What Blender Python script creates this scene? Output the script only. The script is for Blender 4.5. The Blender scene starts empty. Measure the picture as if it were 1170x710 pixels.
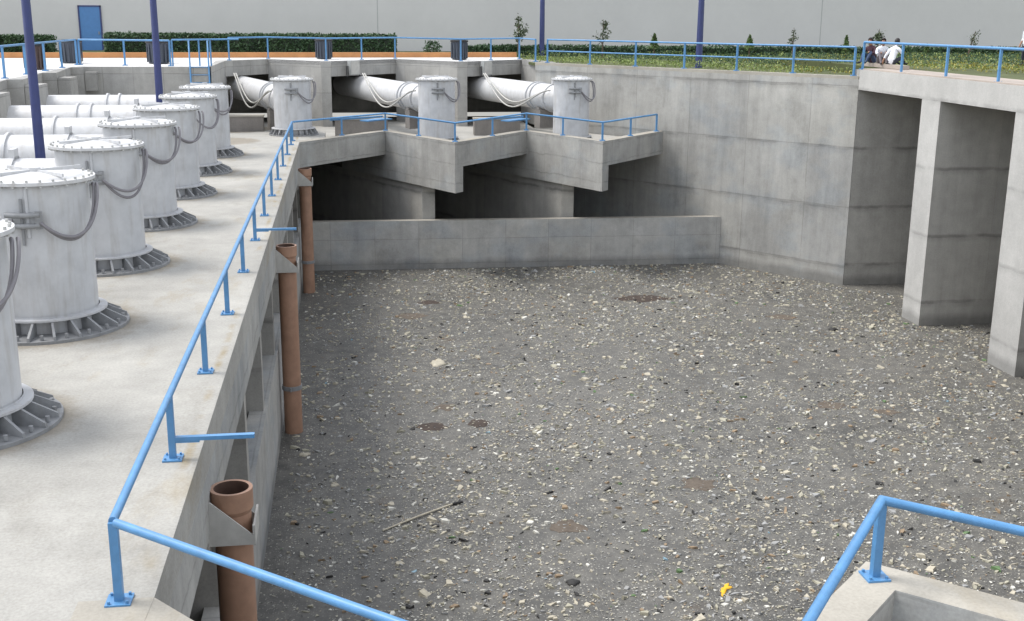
import bpy, bmesh, math, random
from mathutils import Vector, Matrix, noise as mnoise
random.seed(7)
S = bpy.context.scene
COL = S.collection
R = math.radians
ZW = -5.5          # water level
ZY = 2.70          # upper yard level
ZP = 2.95          # top of the right intake structure
CAMH = 4.8

# ------------------------------------------------------------------ materials
def mat(name):
    m = bpy.data.materials.new(name); m.use_nodes = True
    nt = m.node_tree; b = nt.nodes['Principled BSDF']
    return m, nt, b
def nd(nt, t, **kw):
    n = nt.nodes.new(t)
    for k, v in kw.items():
        if k.startswith('_'): setattr(n, k[1:], v)
        else: n.inputs[k.replace('__', ' ')].default_value = v
    return n
def L(nt, a, b): nt.links.new(a, b)
def mixc(nt, typ, fac, a, b):
    n = nt.nodes.new('ShaderNodeMix'); n.data_type = 'RGBA'; n.blend_type = typ; n.clamp_result = False
    for sock, v in ((n.inputs[0], fac), (n.inputs[6], a), (n.inputs[7], b)):
        if hasattr(v, 'is_linked') or isinstance(v, bpy.types.NodeSocket): nt.links.new(v, sock)
        elif isinstance(v, (tuple, list)): sock.default_value = (*v, 1)
        else: sock.default_value = v
    return n.outputs[2]
def ramp(nt, fac, stops):
    n = nt.nodes.new('ShaderNodeValToRGB'); nt.links.new(fac, n.inputs[0])
    e = n.color_ramp.elements
    while len(e) < len(stops): e.new(0.5)
    for el, (p, c) in zip(e, stops):
        el.position = p; el.color = (c, c, c, 1) if not isinstance(c, tuple) else (*c, 1)
    return n.outputs[0]
def noise(nt, vec, scale, detail=4, rough=.55):
    n = nd(nt, 'ShaderNodeTexNoise', Scale=scale, Detail=detail, Roughness=rough)
    if vec is not None: L(nt, vec, n.inputs['Vector'])
    return n.outputs['Fac']
def vmap(nt, vec, sc, loc=(0, 0, 0)):
    n = nd(nt, 'ShaderNodeMapping'); n.inputs['Scale'].default_value = sc; n.inputs['Location'].default_value = loc
    L(nt, vec, n.inputs['Vector']); return n.outputs[0]

def concrete(name, base, panel=None, streak=.25, blotch=.3, lift=0.0, tide=False, bump=.25, warm=0.0, fleck=0.12, seam=.72, stain=0.0, rust=False, cool=0.0, joint=.75):
    m, nt, b = mat(name)
    uv = nd(nt, 'ShaderNodeUVMap').outputs[0]
    geo = nd(nt, 'ShaderNodeNewGeometry').outputs['Position']
    c = tuple(base)
    col = mixc(nt, 'MIX', 0.0, c, c)
    big = noise(nt, geo, .35, 5, .6)
    col = mixc(nt, 'MULTIPLY', 1.0, col, ramp(nt, big, [(.3, 1 - blotch), (.72, 1 + blotch * .55)]))
    mid = noise(nt, geo, 2.3, 5, .65)
    col = mixc(nt, 'MULTIPLY', 1.0, col, ramp(nt, mid, [(.25, 1 - blotch * .5), (.75, 1 + blotch * .4)]))
    fine = noise(nt, geo, 28, 3, .7)
    col = mixc(nt, 'MULTIPLY', 1.0, col, ramp(nt, fine, [(.25, 1 - fleck), (.75, 1 + fleck)]))
    if streak:
        st = noise(nt, vmap(nt, uv, (1.1, .10, 1)), 1.5, 5, .7)
        col = mixc(nt, 'MULTIPLY', 1.0, col, ramp(nt, st, [(.32, 1 - streak), (.62, 1.0)]))
    hgt = fine
    if panel:
        wob = nd(nt, 'ShaderNodeTexNoise', Scale=1.5, Detail=2)
        L(nt, uv, wob.inputs['Vector'])
        uvw = nt.nodes.new('ShaderNodeVectorMath'); uvw.operation = 'MULTIPLY_ADD'
        L(nt, wob.outputs['Color'], uvw.inputs[0]); uvw.inputs[1].default_value = (.03, .05, 0); L(nt, uv, uvw.inputs[2])
        br = nd(nt, 'ShaderNodeTexBrick', _offset=0.0, _squash=1.0)
        L(nt, uvw.outputs[0], br.inputs['Vector'])
        br.inputs['Scale'].default_value = 1.0
        br.inputs['Brick Width'].default_value = panel[0]; br.inputs['Row Height'].default_value = panel[1]
        br.inputs['Mortar Size'].default_value = .022; br.inputs['Mortar Smooth'].default_value = .6
        br.inputs['Color1'].default_value = (1.05, 1.045, 1.03, 1); br.inputs['Color2'].default_value = (.93, .94, .96, 1)
        br.inputs['Mortar'].default_value = (seam, seam, seam, 1); br.inputs['Bias'].default_value = 0.0
        patch = ramp(nt, noise(nt, geo, .9, 2), [(.34, 0.35), (.5, 1.0)])
        col = mixc(nt, 'MULTIPLY', patch, col, br.outputs['Color'])
    if lift:   # cold joints between concrete pours, ragged and stained
        sep = nd(nt, 'ShaderNodeSeparateXYZ'); L(nt, geo, sep.inputs[0])
        wz = noise(nt, vmap(nt, geo, (1, 1, .2)), 1.3, 4, .6)
        a = nd(nt, 'ShaderNodeMath', _operation='MULTIPLY_ADD'); L(nt, wz, a.inputs[0]); a.inputs[1].default_value = .22; L(nt, sep.outputs[2], a.inputs[2])
        s = nd(nt, 'ShaderNodeMath', _operation='MULTIPLY'); L(nt, a.outputs[0], s.inputs[0]); s.inputs[1].default_value = 1 / lift
        fr = nd(nt, 'ShaderNodeMath', _operation='FRACT'); L(nt, s.outputs[0], fr.inputs[0])
        ln = ramp(nt, fr.outputs[0], [(0, joint), (.025, joint + .03), (.06, 1.0), (.92, 1.03), (1.0, (1 + joint) / 2)])
        pt = ramp(nt, noise(nt, geo, .8, 3), [(.38, .1), (.55, 1)])
        col = mixc(nt, 'MULTIPLY', pt, col, ln)
    if stain:
        sn = noise(nt, vmap(nt, geo, (1, .35, 1)), .9, 5, .65)
        msk = ramp(nt, sn, [(.55, 0.0), (.75, 1.0)])
        mm = nd(nt, 'ShaderNodeMath', _operation='MULTIPLY'); L(nt, msk, mm.inputs[0]); mm.inputs[1].default_value = stain
        col = mixc(nt, 'MULTIPLY', mm.outputs[0], col, (.86, .78, .64))
    if cool:   # bluish laitance patches with soft borders, left by the formwork
        wp = noise(nt, vmap(nt, uv, (.42, .6, 1), (3.1, 1.7, 0)), 1.0, 5, .62)
        cf = nd(nt, 'ShaderNodeMath', _operation='MULTIPLY'); L(nt, ramp(nt, wp, [(.50, 0.), (.60, 1.)]), cf.inputs[0]); cf.inputs[1].default_value = cool
        col = mixc(nt, 'MULTIPLY', cf.outputs[0], col, (.86, .92, .99))
        wp2 = noise(nt, vmap(nt, uv, (.7, .5, 1), (8.1, 5.7, 0)), 1.0, 6, .7)
        cf2 = nd(nt, 'ShaderNodeMath', _operation='MULTIPLY'); L(nt, ramp(nt, wp2, [(.55, 0.), (.66, 1.)]), cf2.inputs[0]); cf2.inputs[1].default_value = cool
        col = mixc(nt, 'MULTIPLY', cf2.outputs[0], col, (.76, .76, .75))
    if rust:   # ochre run-off along the rail feet and grey damp patches
        sep = nd(nt, 'ShaderNodeSeparateXYZ'); L(nt, geo, sep.inputs[0])
        wz = noise(nt, vmap(nt, geo, (1, .5, 1)), 1.7, 4, .6)
        a = nd(nt, 'ShaderNodeMath', _operation='MULTIPLY_ADD'); L(nt, wz, a.inputs[0]); a.inputs[1].default_value = .14; L(nt, sep.outputs[0], a.inputs[2])
        mr = nd(nt, 'ShaderNodeMapRange'); L(nt, a.outputs[0], mr.inputs[0]); mr.inputs[1].default_value = -1.86; mr.inputs[2].default_value = -1.66
        ln = ramp(nt, mr.outputs[0], [(.1, 0.), (.4, .8), (.55, .8), (.85, 0.)])
        bk = ramp(nt, noise(nt, vmap(nt, geo, (1, 1, 1), (4, 0, 0)), .7, 4, .6), [(.45, 0.), (.6, 1.)])
        mm = nd(nt, 'ShaderNodeMath', _operation='MULTIPLY'); L(nt, ln, mm.inputs[0]); L(nt, bk, mm.inputs[1])
        col = mixc(nt, 'MULTIPLY', mm.outputs[0], col, (.80, .66, .42))
        dp = ramp(nt, noise(nt, vmap(nt, geo, (1, .45, 1), (9, 2, 0)), .8, 6, .7), [(.56, 0.), (.66, .55)])
        col = mixc(nt, 'MULTIPLY', dp, col, (.80, .79, .77))
    if rust:
        sp = nd(nt, 'ShaderNodeSeparateXYZ'); L(nt, geo, sp.inputs[0])
        def mth(op, a, b=None):
            n = nd(nt, 'ShaderNodeMath', _operation=op)
            for k_, v in enumerate((a, b)):
                if v is None: continue
                if isinstance(v, bpy.types.NodeSocket): L(nt, v, n.inputs[k_])
                else: n.inputs[k_].default_value = v
            return n.outputs[0]
        fy = mth('SUBTRACT', mth('PINGPONG', mth('SUBTRACT', sp.outputs[1], 13.85), 2.325), 0.0)
        fx = mth('ADD', sp.outputs[0], 4.72)
        rad = mth('SQRT', mth('ADD', mth('MULTIPLY', fx, fx), mth('MULTIPLY', fy, fy)))
        rad = mth('ADD', rad, mth('MULTIPLY', noise(nt, geo, 2.2, 5, .7), -.9))
        rg = nd(nt, 'ShaderNodeMapRange'); L(nt, rad, rg.inputs[0]); rg.inputs[1].default_value = .80; rg.inputs[2].default_value = 1.12; rg.inputs[3].default_value = .8; rg.inputs[4].default_value = 0.0
        col = mixc(nt, 'MULTIPLY', rg.outputs[0], col, (.70, .64, .56))
    if tide:   # the wet tide mark left by the water
        sep = nd(nt, 'ShaderNodeSeparateXYZ'); L(nt, geo, sep.inputs[0])
        wz = noise(nt, vmap(nt, geo, (1, 1, .3)), 1.2, 4, .6)
        a = nd(nt, 'ShaderNodeMath', _operation='MULTIPLY_ADD'); L(nt, wz, a.inputs[0]); a.inputs[1].default_value = -.35; L(nt, sep.outputs[2], a.inputs[2])
        mr = nd(nt, 'ShaderNodeMapRange'); L(nt, a.outputs[0], mr.inputs[0])
        mr.inputs[1].default_value = ZW + .05; mr.inputs[2].default_value = ZW + .30; mr.inputs[3].default_value = .66; mr.inputs[4].default_value = 1.0
        col = mixc(nt, 'MULTIPLY', 1.0, col, mr.outputs[0])
    L(nt, col, b.inputs['Base Color'])
    b.inputs['Roughness'].default_value = .88
    b.inputs['Specular IOR Level'].default_value = .25
    bp = nd(nt, 'ShaderNodeBump', Strength=bump, Distance=.02); L(nt, mid, bp.inputs['Height']); L(nt, bp.outputs[0], b.inputs['Normal'])
    return m
def paint(name, base, rough=.4, var=.08, metal=0.0, dirt=0.0, scale=6):
    m, nt, b = mat(name)
    geo = nd(nt, 'ShaderNodeNewGeometry').outputs['Position']
    n1 = noise(nt, geo, scale, 5, .6)
    col = mixc(nt, 'MULTIPLY', 1.0, tuple(base), ramp(nt, n1, [(.3, 1 - var), (.7, 1 + var)]))
    if dirt:
        n2 = noise(nt, vmap(nt, geo, (1.5, 1.5, .22)), 3.5, 5, .65)
        msk = ramp(nt, n2, [(.5, 0.0), (.78, 1.0)])
        mm = nd(nt, 'ShaderNodeMath', _operation='MULTIPLY'); L(nt, msk, mm.inputs[0]); mm.inputs[1].default_value = dirt
        col = mixc(nt, 'MULTIPLY', mm.outputs[0], col, (.62, .56, .48))
    L(nt, col, b.inputs['Base Color']); b.inputs['Metallic'].default_value = metal
    rr = ramp(nt, noise(nt, geo, scale * 2, 3), [(.2, max(rough - .1, .05)), (.8, min(rough + .12, 1))])
    L(nt, rr, b.inputs['Roughness'])
    return m
def leafm(name, a, b_, sub=.15):
    m, nt, b = mat(name)
    geo = nd(nt, 'ShaderNodeNewGeometry').outputs['Position']
    n1 = noise(nt, geo, 1.7, 4, .6); n2 = noise(nt, geo, 23, 2)
    col = mixc(nt, 'MIX', ramp(nt, n1, [(.35, 0.0), (.65, 1.0)]), tuple(a), tuple(b_))
    col = mixc(nt, 'MULTIPLY', 1.0, col, ramp(nt, n2, [(.3, .65), (.7, 1.4)]))
    L(nt, col, b.inputs['Base Color']); b.inputs['Roughness'].default_value = .6
    return m

M = {}
M['basin'] = concrete('basin_concrete', (.38, .37, .345), (2.44, 1.22), .16, .26, 0, True)
M['basin2'] = concrete('pier_concrete', (.43, .415, .38), (2.44, 2.3), .16, .22, 2.3, True, seam=.9, joint=.6)
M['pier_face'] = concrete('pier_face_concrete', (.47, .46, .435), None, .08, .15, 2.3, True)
M['fascia'] = concrete('fascia_concrete', (.43, .42, .39), (2.44, 3.0), .2, .26, .78, False, seam=.85, cool=.5)
M['weir'] = concrete('weir_concrete', (.49, .48, .45), (1.83, 1.05), .14, .26, 0, True, seam=.8, stain=.25, cool=.6)
M['deck'] = concrete('deck_concrete', (.385, .374, .343), None, 0, .22, 0, False, .2, fleck=.16, stain=1.0, rust=True)
M['rim'] = concrete('rim_concrete', (.385, .36, .31), None, 0, .22, 0, False, .2, stain=.9)
M['upper'] = concrete('upper_wall_concrete', (.41, .40, .375), (1.22, 1.22), .18, .24)
M['upright'] = concrete('retaining_concrete', (.43, .42, .39), (2.9, 2.35), .22, .20, 2.35, True, seam=.76, cool=.6, joint=.68)
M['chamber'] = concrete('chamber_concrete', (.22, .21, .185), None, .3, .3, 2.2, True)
M['plinth'] = concrete('plinth_concrete', (.27, .25, .23), None, .15, .25)
M['yard'] = concrete('yard_concrete', (.62, .61, .59), None, 0, .1, fleck=.05)
M['path'] = concrete('path_concrete', (.40, .345, .30), None, 0, .18)
M['soil'] = concrete('soil', (.095, .11, .045), None, 0, .4)
M['ground'] = concrete('far_ground', (.16, .15, .11), None, 0, .4)
M['orange'] = paint('orange_kerb_paint', (.47, .22, .085), .7, .14, scale=2)
M['building'] = concrete('building_render', (.56, .553, .54), None, .0, .04, 0, False, .05, fleck=.03)
M['blue'] = paint('light_blue_paint', (.09, .245, .46), .42, .14, dirt=.3)
M['navy'] = paint('navy_blue_paint', (.028, .04, .14), .4, .1)
M['door'] = paint('blue_door_paint', (.07, .20, .44), .5, .06)
M['steel'] = paint('grey_white_steel_paint', (.50, .505, .512), .48, .1, dirt=.6, scale=3)
M['white'] = paint('white_steel_paint', (.56, .56, .56), .42, .08, dirt=.5, scale=4)
M['flange'] = paint('galvanised_flange', (.25, .255, .26), .5, .14, dirt=.5, scale=9)
M['bolt'] = paint('bolt_steel', (.42, .42, .40), .5, .2)
M['cable'] = paint('grey_cable', (.20, .19, .20), .5, .1)
M['cablel'] = paint('pale_conduit', (.42, .41, .38), .5, .1)
M['brown'] = paint('brown_pipe_paint', (.36, .21, .14), .5, .16, dirt=.35, scale=4)
M['brownin'] = paint('dark_pipe_inside', (.09, .05, .035), .8, .3)  # darker brown for the pipe bore and the disc closing it
M['bracket'] = paint('dusty_bracket_paint', (.46, .45, .42), .6, .12, dirt=.6, scale=5)
M['bin'] = paint('dark_bin_plastic', (.045, .055, .075), .5, .1)
M['binb'] = paint('brown_bin_plastic', (.07, .045, .04), .5, .1)
M['box'] = paint('grey_box_paint', (.36, .37, .36), .5, .08)
M['black'] = paint('black_rubber', (.02, .02, .022), .6, .1)
M['hedge'] = leafm('hedge_leaves', (.03, .066, .028), (.055, .105, .042))
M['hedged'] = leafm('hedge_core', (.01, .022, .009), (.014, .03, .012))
M['cover'] = leafm('ground_cover_leaves', (.14, .21, .05), (.25, .29, .085))
M['cover2'] = leafm('yellow_cover_leaves', (.20, .19, .03), (.30, .26, .05))
M['leaf'] = leafm('sapling_leaves', (.045, .07, .035), (.08, .10, .05))
M['leafc'] = leafm('conifer_leaves', (.06, .11, .03), (.10, .15, .04))
M['bark'] = paint('bark', (.10, .07, .05), .9, .3)
M['skin'] = paint('skin', (.30, .16, .10), .6, .05)
M['hair'] = paint('dark_hair', (.015, .011, .01), .6, .2)
M['shirt_w'] = paint('white_cloth', (.75, .76, .80), .85, .05)
M['cloth_d'] = paint('dark_maroon_cloth', (.06, .025, .035), .9, .1)
M['cloth_b'] = paint('blue_jeans_cloth', (.05, .075, .14), .9, .1)
M['cloth_g'] = paint('grey_cloth', (.16, .14, .15), .9, .15)
M['cloth_k'] = paint('charcoal_cloth', (.03, .033, .045), .9, .1)

def water_mat():
    m, nt, b = mat('scum_water')
    geo = nd(nt, 'ShaderNodeNewGeometry').outputs['Position']
    col = mixc(nt, 'MIX', ramp(nt, noise(nt, geo, .22, 6, .62), [(.34, 0.), (.66, 1.)]), (.074, .072, .066), (.120, .116, .106))
    col = mixc(nt, 'MIX', ramp(nt, noise(nt, geo, 2.6, 6, .7), [(.42, 0.), (.66, .75)]), col, (.17, .162, .142))
    # brown scum patches
    col = mixc(nt, 'MIX', ramp(nt, noise(nt, vmap(nt, geo, (1, 1, 1), (7, 3, 0)), .55, 4, .6), [(.66, 0.), (.76, .6)]), col, (.10, .075, .05))
    # fine crumbs of floating matter, three sizes
    for sc, th, c, f in ((24, .20, (.40, .385, .34), .85), (11, .17, (.46, .44, .38), .9), (6, .10, (.03, .028, .025), .85)):
        v = nd(nt, 'ShaderNodeTexVoronoi', Scale=sc, Randomness=1.0); L(nt, vmap(nt, geo, (1, 1, 1), (sc, sc * .3, 0)), v.inputs['Vector'])
        dd = ramp(nt, v.outputs['Distance'], [(th, 1.), (th + .07, 0.)])
        sep = nd(nt, 'ShaderNodeSeparateColor'); L(nt, v.outputs['Color'], sep.inputs[0])
        pick = ramp(nt, sep.outputs[0], [(.48, 0.), (.52, 1.)])
        den = ramp(nt, noise(nt, geo, .5, 4), [(.3, .35), (.6, 1.)])
        mm = nd(nt, 'ShaderNodeMath', _operation='MULTIPLY'); L(nt, dd, mm.inputs[0]); L(nt, pick, mm.inputs[1])
        m2 = nd(nt, 'ShaderNodeMath', _operation='MULTIPLY'); L(nt, mm.outputs[0], m2.inputs[0]); L(nt, den, m2.inputs[1])
        m3 = nd(nt, 'ShaderNodeMath', _operation='MULTIPLY'); L(nt, m2.outputs[0], m3.inputs[0]); m3.inputs[1].default_value = f
        col = mixc(nt, 'MIX', m3.outputs[0], col, c)
    L(nt, col, b.inputs['Base Color'])
    b.inputs['Roughness'].default_value = .55; b.inputs['Specular IOR Level'].default_value = .3
    bp = nd(nt, 'ShaderNodeBump', Strength=.35, Distance=.03); L(nt, noise(nt, geo, 5, 5, .7), bp.inputs['Height']); L(nt, bp.outputs[0], b.inputs['Normal'])
    return m
M['water'] = water_mat()
for nm, c in dict(f_olive=(.36, .34, .26), f_white=(.60, .585, .52), f_cream=(.44, .40, .31), f_grey=(.30, .30, .29), f_tan=(.26, .19, .12), f_dark=(.025, .024, .022), f_green=(.10, .17, .07), f_blue=(.25, .38, .45), f_yellow=(.75, .42, .02)).items():
    M[nm] = paint(nm, c, .7, .2, scale=12)
def patch_mat(name, a, b_):
    m, nt, b = mat(name); geo = nd(nt, 'ShaderNodeNewGeometry').outputs['Position']
    L(nt, mixc(nt, 'MIX', ramp(nt, noise(nt, geo, 7, 5, .7), [(.35, 0.), (.65, 1.)]), a, b_), b.inputs['Base Color']); b.inputs['Roughness'].default_value = .85
    return m
M['scum_d'] = patch_mat('dark_scum', (.035, .024, .019), (.07, .05, .038))
M['scum_b'] = patch_mat('brown_scum', (.085, .066, .049), (.135, .11, .085))

# ------------------------------------------------------------------ mesh builder
class MB:
    def __init__(s): s.v = []; s.f = []; s.mi = []; s.sm = []
    def add(s, vs, fs, mi=0, smooth=False):
        o = len(s.v); s.v += [tuple(v) for v in vs]
        for f in fs: s.f.append(tuple(i + o for i in f)); s.mi.append(mi); s.sm.append(smooth)
        return s
    def box(s, x0, x1, y0, y1, z0, z1, mi=0):
        return s.prism([(x0, y0), (x1, y0), (x1, y1), (x0, y1)], z0, z1, mi)
    def prism(s, poly, z0, z1, mi=0, top=None):
        a = sum(poly[i][0] * poly[(i + 1) % len(poly)][1] - poly[(i + 1) % len(poly)][0] * poly[i][1] for i in range(len(poly)))
        if a < 0: poly = poly[::-1]
        n = len(poly)
        vs = [(x, y, z0) for x, y in poly] + [(x, y, z1) for x, y in poly]
        s.add(vs, [tuple(range(n - 1, -1, -1))] + [(i, (i + 1) % n, n + (i + 1) % n, n + i) for i in range(n)], mi)
        s.add([(x, y, z1) for x, y in poly], [tuple(range(n))], mi if top is None else top)
        return s
    def wall(s, p, q, t, z0, z1, mi=0, side=1, top=None):   # thickness t to the left (side=1) of p->q
        d = Vector((q[0] - p[0], q[1] - p[1])).normalized(); n = Vector((-d.y, d.x)) * t * side
        return s.prism([p, q, (q[0] + n.x, q[1] + n.y), (p[0] + n.x, p[1] + n.y)], z0, z1, mi, top)
    def obox(s, c, sx, sy, sz, rz=0, mi=0, tilt=None):
        m = Matrix.Translation(c) @ Matrix.Rotation(rz, 4, 'Z')
        if tilt is not None: m = m @ tilt
        vs = [m @ Vector((x * sx / 2, y * sy / 2, z * sz / 2)) for z in (-1, 1) for x, y in ((-1, -1), (1, -1), (1, 1), (-1, 1))]
        return s.add(vs, [(3, 2, 1, 0), (4, 5, 6, 7), (0, 1, 5, 4), (1, 2, 6, 5), (2, 3, 7, 6), (3, 0, 4, 7)], mi)
    def tube(s, pts, r, n=10, mi=0, cap=True, smooth=True):
        pts = [Vector(p) for p in pts]; rs = r if isinstance(r, (list, tuple)) else [r] * len(pts)
        rings = []; up = None
        for i, p in enumerate(pts):
            if i == 0: t = pts[1] - p
            elif i == len(pts) - 1: t = p - pts[i - 1]
            else: t = (pts[i + 1] - p).normalized() + (p - pts[i - 1]).normalized()
            t.normalize()
            if up is None: up = Vector((0, 0, 1)) if abs(t.z) < .9 else Vector((0, 1, 0))
            a = t.cross(up).normalized(); up = a.cross(t).normalized()
            k = 1.0
            if 0 < i < len(pts) - 1:
                k = 1 / max(.5, math.cos(.5 * (pts[i + 1] - p).angle(p - pts[i - 1], 0)))
            rings.append([p + (a * math.cos(w) * (k if abs(t.z) < .5 else 1) + up * math.sin(w)) * rs[i] for w in (2 * math.pi * j / n for j in range(n))])
        vs = [v for r_ in rings for v in r_]; fs = []
        for i in range(len(pts) - 1):
            for j in range(n): fs.append((i * n + j, i * n + (j + 1) % n, (i + 1) * n + (j + 1) % n, (i + 1) * n + j))
        s.add(vs, fs, mi, smooth)
        if cap:
            s.add(rings[0], [tuple(range(n - 1, -1, -1))], mi); s.add(rings[-1], [tuple(range(n))], mi)
        return s
    def lathe(s, prof, n=40, mi=0, c=(0, 0, 0), axis=None, smooth=True):
        # prof: list of (r, h); sharp edges kept because each band has its own verts
        ax = (axis or Vector((0, 0, 1))).normalized(); a = ax.orthogonal().normalized(); b = ax.cross(a); c = Vector(c)
        for (r0, h0), (r1, h1) in zip(prof[:-1], prof[1:]):
            p0 = [c + ax * h0 + (a * math.cos(w) + b * math.sin(w)) * r0 for w in (2 * math.pi * j / n for j in range(n))]
            p1 = [c + ax * h1 + (a * math.cos(w) + b * math.sin(w)) * r1 for w in (2 * math.pi * j / n for j in range(n))]
            s.add(p0 + p1, [(j, (j + 1) % n, n + (j + 1) % n, n + j) for j in range(n)], mi, smooth and abs(h1 - h0) > 1e-6)
        return s
    def build(s, name, mats, parent=None):
        me = bpy.data.meshes.new(name); me.from_pydata(s.v, [], s.f)
        if not isinstance(mats, (list, tuple)): mats = [mats]
        for m in mats: me.materials.append(m)
        me.polygons.foreach_set('material_index', s.mi); me.polygons.foreach_set('use_smooth', s.sm)
        uv = me.uv_layers.new(name='UVMap'); data = [0.0] * (2 * len(me.loops))
        vs = me.vertices
        for p in me.polygons:
            n = p.normal
            if abs(n.z) > .7:
                for li in p.loop_indices:
                    co = vs[me.loops[li].vertex_index].co; data[2 * li] = co.x; data[2 * li + 1] = co.y
            else:
                t = Vector((-n.y, n.x, 0)).normalized()
                for li in p.loop_indices:
                    co = vs[me.loops[li].vertex_index].co; data[2 * li] = co.dot(t); data[2 * li + 1] = co.z
        uv.data.foreach_set('uv', data)
        me.update()
        o = bpy.data.objects.new(name, me); COL.objects.link(o)
        if parent: o.parent = parent
        return o
def bevel(o, w=.02, seg=1):
    b = o.modifiers.new('bevel', 'BEVEL'); b.width = w; b.segments = seg; b.limit_method = 'ANGLE'; b.angle_limit = R(50)
    return o
def tag(o, label=None, cat=None, group=None, kind=None):
    if label: o['label'] = label
    if cat: o['category'] = cat
    if group: o['group'] = group
    if kind: o['kind'] = kind
    return o
def thing(name, loc, label, cat, group=None, rz=0):
    o = bpy.data.objects.new(name, None); COL.objects.link(o); o.empty_display_size = .3
    o.location = loc; o.rotation_euler = (0, 0, rz)
    return tag(o, label, cat, group)
def copy_tree(o, parent=None):
    c = o.copy(); COL.objects.link(c)
    if parent: c.parent = parent
    for ch in list(o.children): copy_tree(ch, c)
    return c
def struct(name, mb, m): return tag(mb.build(name, m), kind='structure')

# ------------------------------------------------------------------ key plan points
A0, B1, A1, B2, A2, B3 = (-1.70, 45.75), (1.8, 50.0), (4.36, 45.2), (7.93, 49.65), (10.30, 45.1), (13.95, 49.25)
RW0, RW1 = (9.25, 55.55), (19.62, 42.27)            # right retaining wall
S0, S1, S2, S3, S4, S5, S6 = (-5.75, 57.1), (-3.6, 59.5), (-.93, 56.85), (-.48, 56.85), (2.76, 59.9), (5.63, 56.6), (5.95, 56.6)
S7 = (9.20, 59.6)
XD = -1.70
# ------------------------------------------------------------------ setting: ground, water, decks
g = MB(); F = 900
hole = (-11.6, 19.9, -8.0, 56.0)
# one sheet with an opening for the station
zg = 2.55
xs = [-F, -13.2, 24.6, F]; ys = [-F, -8.2, 60.6, F]
for i in range(3):
    for j in range(3):
        if i == 1 and j == 1: continue
        g.add([(xs[i], ys[j], zg), (xs[i + 1], ys[j], zg), (xs[i + 1], ys[j + 1], zg), (xs[i], ys[j + 1], zg)], [(0, 1, 2, 3)])
struct('ground', g, M['ground'])
struct('water', MB().add([(-9, -8, ZW), (30, -8, ZW), (30, 58.5, ZW), (-9, 58.5, ZW)], [(0, 1, 2, 3)]), M['water'])
# left pump deck: slab with a downstand edge beam, top at z=0
d = MB()
d.prism([(-16, -8), (XD, -8), (XD, 9.16), (XD - .003, 9.16), (XD, 45.75), (XD - .36, 46.0), (-.74, 47.62), (-.74, 50.2), (-16, 50.2)], -.45, 0, 0)
d.box(XD - .55, XD, 9.0, 45.7, -1.18, -.45, 1)
struct('pump_deck', d, [M['deck'], M['fascia']])
# drop the yard pavement round the pit
y = MB()
y.prism([(-13.1, -8), (-10.95, -8), (-10.95, 50.4), (-5.5, 50.4), (-5.9, 57.3), S1, S2, S3, S4, S5, S6, S7, (9.4, 60.5), (9.4, 62.7), (-40, 57.7), (-40, -8)][::-1], 2.5, ZY)
struct('yard_pavement', y, M['yard'])
k = MB(); k.prism([(-40, 57.6), (9.4, 62.6), (9.4, 62.95), (-40, 57.95)], 2.5, ZY + .26)
struct('kerb', k, M['orange'])
so = MB(); so.prism([(9.4, 56.0), (19.8, 42.75), (24.2, 42.75), (60, 42.75), (60, 74), (9.4, 74)], 2.5, 2.62); so.prism([(21.25, 12), (60, 12), (60, 56), (21.25, 56)], 2.5, 2.96); so.prism([(-40, 57.9), (9.4, 62.9), (9.4, 74), (-40, 74)], 2.5, 2.74)
struct('planting_soil', so, M['soil'])

# ------------------------------------------------------------------ walls of the pit
# left pier row under the deck
pr = None
for i in range(9):
    yy = 11.0 + i * 4.15
    mb = MB().box(-7.5, XD - .12, -.17, .17, ZW - .6, -1.18 if False else -.46)
    if pr is None:
        o = pr = mb.build('concrete_pier', M['basin2'])
    else:
        o = pr.copy(); COL.objects.link(o)
    o.location = (0, yy, 0)
    tag(o, 'thin grey concrete pier between dark openings under the left pump deck', 'pier', 'thin piers under the left deck')
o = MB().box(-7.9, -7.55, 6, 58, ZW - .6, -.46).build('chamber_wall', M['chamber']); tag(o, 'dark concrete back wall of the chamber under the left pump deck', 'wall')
o = MB().box(XD - .42, XD - .06, 6, 47.18, ZW - .6, -3.25).build('weir_wall', M['weir']); tag(o, 'low grey concrete weir wall along the left side of the basin under the pump deck', 'weir wall')
o = MB().prism([(-1.76, 47.35), (15.99, 46.9), (15.70, 47.25), (-1.76, 47.72)], ZW - .6, -3.45, 0, 1).build('weir_wall', [M['weir'], M['rim']]); tag(o, 'long low concrete weir wall across the back of the basin with pale top edge', 'weir wall')

# rear pump platform (saw-tooth)
pp = thing('pump_platform', (0, 0, 0), 'zigzag raised concrete platform carrying three pumps behind the back weir', 'platform')
def inset(pts, t):
    out = []
    for i, p in enumerate(pts):
        n = Vector((0, 0))
        for a, b in ((i - 1, i), (i, i + 1)):
            if a < 0 or b >= len(pts): continue
            d_ = Vector((pts[b][0] - pts[a][0], pts[b][1] - pts[a][1])).normalized(); n += Vector((-d_.y, d_.x))
        n.normalize(); kk = 1.0
        if 0 < i < len(pts) - 1:
            d1 = Vector((pts[i][0] - pts[i - 1][0], pts[i][1] - pts[i - 1][1])).normalized(); kk = 1 / max(.35, n.dot(Vector((-d1.y, d1.x))))
        out.append((p[0] + n.x * t * kk, p[1] + n.y * t * kk))
    return out
edge = [A0, B1, A1, B2, A2, B3]; ein = inset(edge, .42)
slab = MB().prism([*ein, (13.4, 50.0), (9.2, 55.4), (9.2, 59.4), (-5.6, 59.4), (-5.6, 50.21), (-.72, 50.21), (-.72, 47.6)], -1.0, -.42)
slab.build('floor_slab', M['deck'], pp)
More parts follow.
